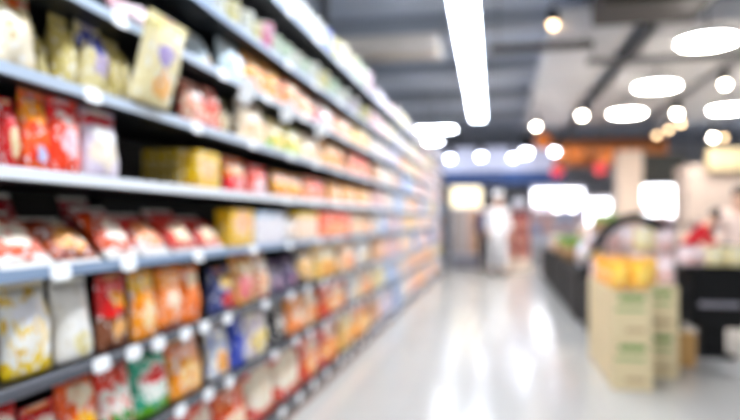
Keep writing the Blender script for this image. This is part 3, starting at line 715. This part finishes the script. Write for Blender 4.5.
def pineapple(label):
    t = thing('pineapple', label, 'fruit', (0, 0, 0), 0, 'pineapples on the middle table')
    MB().lathe([(.03, 0), (.065, .02), (.085, .08), (.085, .14), (.065, .2), (.03, .22)], 14).obj('fruit_body', M['brownp'], t, True)
    mb = MB()
    for i in range(14):
        an = i * 2.4; rr = .02 + .045 * (i / 14); hh = .17 - .09 * (i / 14)
        p = Vector((math.cos(an), math.sin(an), 0))
        mb.tube([p * .012 + Vector((0, 0, .21)), p * rr * .8 + Vector((0, 0, .21 + hh * .6)), p * rr * 1.8 + Vector((0, 0, .21 + hh))], [.014, .012, .002], 5)
    mb.obj('leaf_crown', M['leaf'], t); return t
pn = None
for j in range(3):
    for i in range(8):
        lab = 'brown and green leafy-topped fruit in the %s of the middle black table' % ('aisle row', 'second row', 'raised back row')[j]
        if pn is None: pn = o = pineapple(lab)
        else: o = dup(pn, lab)
        o.location = ((1.08, 1.3, 1.66)[j], 9.95 + .26 * i, (.621, .621, 1.001)[j]); o.rotation_euler = (0, 0, R.uniform(0, 6))
        o['group'] = 'leafy-topped fruit in the %s' % ('aisle row', 'second row', 'back row')[j]

# ------------------------------------------------------------------ the far hall
# pale header band with blue fascia
y = 20.4
a, b = P(438, 148, 20.2), P(562, 176, 20.2)
t = thing('header_band', 'long pale lit header band with dark blue fascia across the far aisle end', 'sign', ((a.x + b.x) / 2, y, 0))
hw = (b.x - a.x) / 2
MB().box((-hw, -.15, b.z + .12), (hw, .15, a.z), .02).obj('header_panel', M['litband'], t)
MB().box((-hw, -.2, b.z - .25), (hw * .05, .1, b.z + .12), .02).obj('fascia', M['navy'], t)
MB().box((hw * .05, -.2, b.z - .3), (hw, .1, b.z + .12), .02).obj('fascia', M['bluef'], t)
for s in (-.7, .7): MB().tube([(s * hw, 0, a.z), (s * hw, 0, 4.4)], .02, 6).obj('hanging_rod', M['pipe'], t)
# chillers with lit interiors
def chiller(u0, u1, zc, label, v0=187, v1=214):
    a, b = P(u0, v0, zc), P(u1, v1, zc); hw = (b.x - a.x) / 2; yy = (a.y + b.y) / 2
    t = thing('open_chiller', label, 'chiller', ((a.x + b.x) / 2, yy, 0), 0, 'lit chillers at the back')
    MB().box((-hw, .1, 0), (hw, .8, a.z + .1), .02).obj('cabinet_body', M['coolw'], t)
    MB().box((-hw, -.3, 0), (hw, .1, .55), .02).obj('front_well', M['steel'], t)
    MB().box((-hw, -.3, a.z), (hw, .1, a.z + .12), .02).obj('canopy', M['coolw'], t)
    MB().box((-hw + .06, .085, b.z), (hw - .06, .1, a.z), .0).obj('light_panel', M['case_l'], t)
    for z in (.85, 1.2, 1.5):
        MB().box((-hw + .04, -.2, z), (hw - .04, .085, z + .03)).obj('shelf', M['steel'], t)
D('coldblue', CB, 'blue', .1, base='#7f9ccc', logo='#e8eef8')
D('coldpink', CB, 'pinkish', .1, base='#d8a8a4', logo='#f4e8e6')
def fill(u0, u1, zc, lab, v0, v1):
    a, b = P(u0, v0, zc), P(u1, v1, zc); x = a.x + .15; yy = (a.y + b.y) / 2
    while x < b.x - .1:
        for z, rn in ((.881, 'lower'), (1.231, 'middle'), (1.531, 'upper')):
            key = R.choice(('coldblue', 'coldpink', 'coldpink')); o = product(key, .17, .2 if z > 1 else .26, False)
            o.location = (x, yy - .06, z); tag(o, '%s carton on the %s shelf of the %s' % (DS[key][1], rn, lab), 'carton', '%s cartons on the %s shelf of the %s' % (DS[key][1], rn, lab))
        x += R.choice((.2, .2, .4))
fill(532, 584, 19, 'chiller beside the band end', 190, 210)
fill(634, 690, 20.4, 'chiller right of the beige pillar', 186, 216)
chiller(532, 584, 19, 'brightly lit wide open chiller beside the pale header band end', 190, 210)
chiller(586, 612, 17.6, 'narrow lit open chiller directly left of the beige pillar', 200, 232)
chiller(640, 692, 20.4, 'brightly lit open chiller right of the beige pillar', 186, 216)
chiller(697, 800, 22.6, 'lit open chiller behind the cream kiosk', 190, 216)
# pillar
a = P(628, 153, 16.4)
t = thing('pillar', 'square beige pillar standing in front of the timber canopy', 'pillar', (a.x, a.y, 0))
MB().box((-.3, -.3, .12), (.3, .3, a.z), .02).obj('shaft', M['beige'], t)
MB().box((-.33, -.33, 0), (.33, .33, .12), .01).obj('base_skirting', M['darkp'], t)
MB().box((-.32, -.32, a.z), (.32, .32, a.z + .04), .01).obj('cap', M['beige'], t)
# orange timber canopy with lanterns
a, b = P(560, 138, 17.6), P(664, 166, 17.6)
t = thing('timber_canopy', 'orange-brown timber canopy hanging at the back right of the pale band', 'canopy', ((a.x + b.x) / 2, a.y + .9, 0))
hw = (b.x - a.x) / 2
for i in range(9):
    x = -hw + 2 * hw * i / 8
    MB().box((x - .05, -.5, b.z + .3), (x + .05, .6, a.z), .01).obj('slat', M['orange'], t)
MB().box((-hw, .6, b.z + .1), (hw, .66, a.z), .01).obj('back_board', M['orange'], t)
MB().box((-hw - .05, -.56, b.z + .28), (hw + .05, -.5, b.z + .5), .01).obj('front_rail', M['orange'], t)
MB().box((-hw, -.45, a.z), (hw, .6, a.z + .05)).obj('top_board', M['darkp'], t)
for s in (-.8, .8): MB().tube([(s * hw, 0, a.z), (s * hw, 0, 4.4)], .02, 6).obj('hanging_rod', M['pipe'], t)
for u, v, w in ((543, 141, 'left of the timber canopy'), (574, 154, 'under the left part of the timber canopy'), (605, 156, 'under the middle of the timber canopy')):
    c = P(u, v, 15.9)
    t = thing('paper_lantern', 'round orange lantern hanging %s' % w, 'lantern', c, 0, 'orange lanterns')
    MB().lathe([(.05, -.2), (.16, -.15), (.22, 0), (.16, .15), (.05, .2)], 16).obj('lamp_shade', M['orange2'], t, True)
    MB().tube([(0, 0, .19), (0, 0, top_at(c.x, c.y) - c.z)], .01, 6).obj('cord', M['pipe'], t)
for u, v, w in ((557, 171, 'below the left end'), (600, 169, 'below the middle')):
    c = P(u, v, 15.3)
    t = thing('hanging_sign', 'small red round hanging sign %s of the timber canopy' % w, 'sign', c, 0, 'red hanging signs')
    o = MB().lathe([(.14, -.02), (.15, -.01), (.15, .01), (.14, .02)], 20).obj('sign_disc', M['red'], t); o.rotation_euler = (PI / 2, 0, 0)
    MB().tube([(0, 0, .14), (0, 0, top_at(c.x, c.y) - c.z)], .008, 6).obj('cord', M['pipe'], t)
# dark fascia right of the pillar
a, b = P(572, 171, 17.3), P(612, 188, 17.3)
def board(label, u0, v0, u1, v1, zc, m, cat='panel', name='fascia_sign'):
    a, b = P(u0, v0, zc), P(u1, v1, zc); yy = (a.y + b.y) / 2
    t = thing(name, label, cat, ((a.x + b.x) / 2, yy, 0)); hw = (b.x - a.x) / 2
    MB().box((-hw, -.06, b.z), (hw, .06, a.z), .01).obj('board', M[m], t)
    for s in (-.8, .8): MB().tube([(s * hw, 0, a.z), (s * hw, 0, 4.4)], .012, 6).obj('hanging_rod', M['pipe'], t)
board('dark fascia panel hanging right of the beige pillar', 641, 154, 684, 184, 17, 'darkp')
# cream kiosk on the right
a, b = P(693, 163, 13.5), P(800, 232, 13.5)
t = thing('kiosk', 'greige kiosk block with a cream sign box at the right edge', 'kiosk', ((a.x + b.x) / 2, a.y + .9, 0))
hw = (b.x - a.x) / 2
MB().box((-hw, -.4, 1.2), (hw, .6, a.z), .02).obj('upper_panel', M['greige'], t)
MB().box((-hw, -.4, 0), (hw, .6, .95), .02).obj('counter', M['beige'], t)
for s in (-1, 1): MB().box((s * (hw - .08) - .06, -.3, .95), (s * (hw - .08) + .06, .5, 1.2)).obj('post', M['greige'], t)
e = P(716, 146, 13.2)
MB().box((e.x - (a.x + b.x) / 2, -.6, a.z - .15), (hw, -.4, e.z), .02).obj('sign_box', M['cream'], t)
# tall cooler with warm header, at the aisle end
a, b = P(451, 187, 17), P(481, 277, 17)
t = thing('tall_cooler', 'tall grey cooler with a warm lit header beyond the shelving end', 'cooler', ((a.x + b.x) / 2, a.y, 0))
hw = (b.x - a.x) / 2
MB().box((-hw, 0, 0), (hw, .7, 1.6), .02).obj('cabinet', M['coolw'], t)
MB().box((-hw, -.04, 1.6), (hw, .66, a.z), .02).obj('header_sign', M['warm_l'], t)
MB().box((-hw + .05, -.02, .35), (-.03, 0, 1.55), .005).obj('door', M['greige'], t)
MB().box((.03, -.02, .35), (hw - .05, 0, 1.55), .005).obj('door', mat('peach_door', '#d8ae90', .5), t)
MB().box((-hw + .03, -.03, .02), (hw - .03, 0, .3), .005).obj('kick_panel', M['greyband'], t)
# red promotional stand
a, b = P(507, 216, 15.6), P(531, 260, 15.6)
t = thing('promotion_stand', 'dark red promotional stand beside the far end of the black tables', 'display stand', ((a.x + b.x) / 2, a.y + .5, 0))
hw = (b.x - a.x) / 2
mr = mat('maroon', '#9a5856', .6)
MB().box((-hw, -.2, 0), (hw, .2, .3), .01).obj('base', M['beige'], t)
MB().box((-hw, .14, .3), (hw, .2, 1.5), .01).obj('back_board', mr, t)
for z in (.3, .65, 1.0): MB().box((-hw, -.18, z), (hw, .14, z + .03), .004).obj('shelf', mr, t)
o = MB().lathe([(.02, -.16), (.12, -.1), (.16, 0), (.12, .1), (.02, .16)], 18).obj('topper', M['coolw'], t, True); o.location = (0, .05, 1.66)
D('redbox', CB, 'dark red', .16, base='#b06460', pic='#e8b8a0')
for r, z in enumerate((.331, .681, 1.031)):
    for i in range(3):
        o = product('redbox', .16, .24); o.location = ((a.x + b.x) / 2 + (-.18, 0, .18)[i], a.y + .44, z)
        tag(o, 'dark red box, %s on the %s shelf of the promotional stand' % (('left', 'middle', 'right')[i], ('bottom', 'middle', 'top')[r]), 'box', 'boxes on the promotional stand')

# ------------------------------------------------------------------ people
def skin_mesh(name, verts, edges, radii, m, parent, sub=2):
    me = bpy.data.meshes.new(name); me.from_pydata([tuple(v) for v in verts], edges, [])
    o = bpy.data.objects.new(name, me); COL.objects.link(o)
    md = o.modifiers.new('skin', 'SKIN'); md.use_smooth_shade = True
    for i, r in enumerate(radii):
        sv = me.skin_vertices[0].data[i]; sv.radius = r if isinstance(r, tuple) else (r, r); sv.use_root = (i == 0)
    s = o.modifiers.new('sub', 'SUBSURF'); s.levels = sub; s.render_levels = sub
    bpy.context.view_layer.update()
    dg = bpy.context.evaluated_depsgraph_get()
    new = bpy.data.meshes.new_from_object(o.evaluated_get(dg)); bpy.data.objects.remove(o)
    new.name = name; new.materials.clear(); new.materials.append(m)
    for p in new.polygons: p.use_smooth = True
    return link(name, new, parent)
def person(label, loc, rz, scale, lean, arms, stride, top_m, leg_m, hat=None, sleeve=True):
    t = thing('person', label, 'person', loc, rz); t.scale = (scale,) * 3
    V, E, Rr = [], [], []
    def add(p, r, par=None):
        V.append(Vector(p)); Rr.append(r); i = len(V) - 1
        if par is not None: E.append((par, i))
        return i
    c, s = math.cos(lean), math.sin(lean)
    def up(x, y, z):               # upper body turned forward about the hips
        dz = z - .95; return (x, y * c - dz * s, .95 + dz * c + y * s)
    pel = add((0, 0, .95), (.15, .11)); sp = add(up(0, 0, 1.13), (.135, .1), pel); ch = add(up(0, 0, 1.33), (.15, .105), sp)
    nk = add(up(0, .005, 1.475), .055, ch); jw = add(up(0, -.02, 1.55), .068, nk); cr = add(up(0, -.01, 1.625), .088, jw); tp = add(up(0, 0, 1.70), .06, cr)
    add(up(0, -.105, 1.595), .014, jw)
    sh_e = []
    shirt_v = [pel, sp, ch]
    for sd in (-1, 1):
        sh = add(up(sd * .18, 0, 1.41), .058, ch)
        el_p, wr_p = arms[0 if sd < 0 else 1]
        el = add(el_p, .042, sh); wr = add(wr_p, .028, el); sh_e.append((sh, el))
        d = (Vector(wr_p) - Vector(el_p)).normalized(); side = d.cross(Vector((sd, 0, 0.01))).normalized()
        pm = add(Vector(wr_p) + d * .06, (.034, .02), wr)
        for f, (ln, off) in enumerate(((.065, -.03), (.078, -.01), (.072, .01), (.056, .03))):
            k1 = add(Vector(wr_p) + d * .10 + side * off, .009, pm); k2 = add(Vector(V[k1]) + d * ln * .5 + Vector((-sd * .006, 0, -.002)), .008, k1); add(Vector(V[k2]) + d * ln * .45 + Vector((-sd * .014, 0, -.004)), .007, k2)
        th = add(Vector(wr_p) + d * .045 + side * -.045, .010, pm); add(Vector(V[th]) + d * .045 + side * -.012, .008, th)
    legs = []
    for sd in (-1, 1):
        st = stride * sd
        hp = add((sd * .095, 0, .9), .088, pel); kn = add((sd * .10, -.5 * st - .02, .49), .06, hp); an = add((sd * .10, -st + .02 + max(0, st) * 0, .09), .042, kn)
        legs.append((hp, kn, an)); add((sd * .11, -st - .13, .035), .036, an)
    body = skin_mesh('body', V, E, Rr, M['skin'], t)
    # clothes
    sv = [V[pel] + Vector((0, 0, -.07)), V[pel], V[sp], V[ch], Vector(up(0, .003, 1.43))]; sr = [(.178, .14), (.175, .135), (.16, .125), (.175, .13), .08]; se = [(0, 1), (1, 2), (2, 3), (3, 4)]
    for sh, el in sh_e:
        b0 = len(sv); sv += [V[sh], V[el] if sleeve else (V[sh] + V[el]) / 2]; sr += [.078, .06]; se += [(3, b0), (b0, b0 + 1)]
        if sleeve:
            sv.append(V[el] + (V[el + 1] - V[el]) * .75); sr.append(.046); se.append((b0 + 1, b0 + 2))
    skin_mesh('shirt', sv, se, sr, top_m, t)
    tv = [Vector((0, 0, .93))]; tr = [(.165, .13)]; te = []
    for hp, kn, an in legs:
        b0 = len(tv); tv += [V[hp], V[kn], V[an] + Vector((0, 0, .03))]; tr += [.108, .078, .062]; te += [(0, b0), (b0, b0 + 1), (b0 + 1, b0 + 2)]
    skin_mesh('trousers', tv, te, tr, leg_m, t)
    for hp, kn, an in legs:
        f = V[an]
        MB().box((f.x - .048, f.y - .2, 0), (f.x + .048, f.y + .06, .085), .025, seg=2).obj('shoe', M['shoe'], t)
    # hair and face
    hc = Vector(up(0, .035, 1.665))
    mb = MB(); mb.lathe([(.085, -.07), (.105, -.02), (.112, .03), (.1, .075), (.06, .105), (.015, .115)], 18)
    h = mb.obj('hair', M['hair'], t, True); h.location = hc; h.rotation_euler = (lean + .35, 0, 0)
    for sd in (-1, 1):
        e = MB().lathe([(.003, -.011), (.01, -.005), (.011, 0), (.01, .005), (.003, .011)], 10).obj('eye', M['eye'], t, True); e.location = up(sd * .033, -.098, 1.612)
        e2 = MB().lathe([(.006, -.03), (.016, -.015), (.018, .008), (.008, .03)], 10, sx=.5).obj('ear', M['skin'], t, True); e2.location = up(sd * .1, .005, 1.6)
    mth = MB().box((-.022, -.004, -.004), (.022, .004, .004), .002).obj('mouth', M['red_c'], t); mth.location = up(0, -.092, 1.545)
    if hat:
        hh = MB().lathe([(.116, -.01), (.12, .02), (.125, .09), (.10, .14), (.03, .15)], 18).obj('cap', hat, t, True); hh.location = up(0, .01, 1.66); hh.rotation_euler = (lean, 0, 0)
    return t
down = (((-.23, .02, 1.13), (-.25, -.07, .9)), ((.23, .02, 1.13), (.25, -.07, .9)))
reach = (((-.24, -.32, 1.08), (-.18, -.52, .98)), ((.24, -.32, 1.08), (.18, -.52, .98)))
a = P(498, 220, 14.6); person('person in white uniform and white cap standing in the middle of the far aisle', (a.x, a.y, 0), .2, 1.06, 0, down, .12, M['white_c'], M['white_c'], M['white_c'])
a = P(486, 220, 16); person('person in dark violet clothes beside the tall cooler', (a.x, a.y, 0), PI + .3, .98, 0, down, .08, M['violet_c'], M['grey_c'])
a = P(686, 220, 9.6); person('person in red top and black hair leaning over the goods at right', (a.x, a.y, 0), 1.1, .88, .72, reach, .05, M['red_c'], M['grey_c'])
a = P(741, 220, 8.1); person('person in pale pink top at the right edge of the picture', (a.x, a.y, 0), -.6, .95, .05, reach if False else down, .05, M['pink_c'], M['grey_c'])

# ------------------------------------------------------------------ light, camera
w = bpy.data.worlds.new('World'); sc.world = w; w.use_nodes = True
w.node_tree.nodes['Background'].inputs[0].default_value = (.93, .96, 1, 1); w.node_tree.nodes['Background'].inputs[1].default_value = .6
cd = bpy.data.cameras.new('camera'); cam = bpy.data.objects.new('camera', cd); COL.objects.link(cam); sc.camera = cam
cam.location = (0, 0, H); cam.rotation_euler = (PI / 2, 0, TH)
cd.sensor_width = 36; cd.lens = 36 * F / 740; cd.shift_y = 10 / 740
cd.clip_start = .05; cd.dof.use_dof = True; cd.dof.focus_distance = .8; cd.dof.aperture_fstop = 1.66
vs = sc.view_settings; vs.view_transform = 'Standard'; vs.look = 'None'; vs.gamma = 1; vs.use_curve_mapping = False
vs.exposure = 0.98
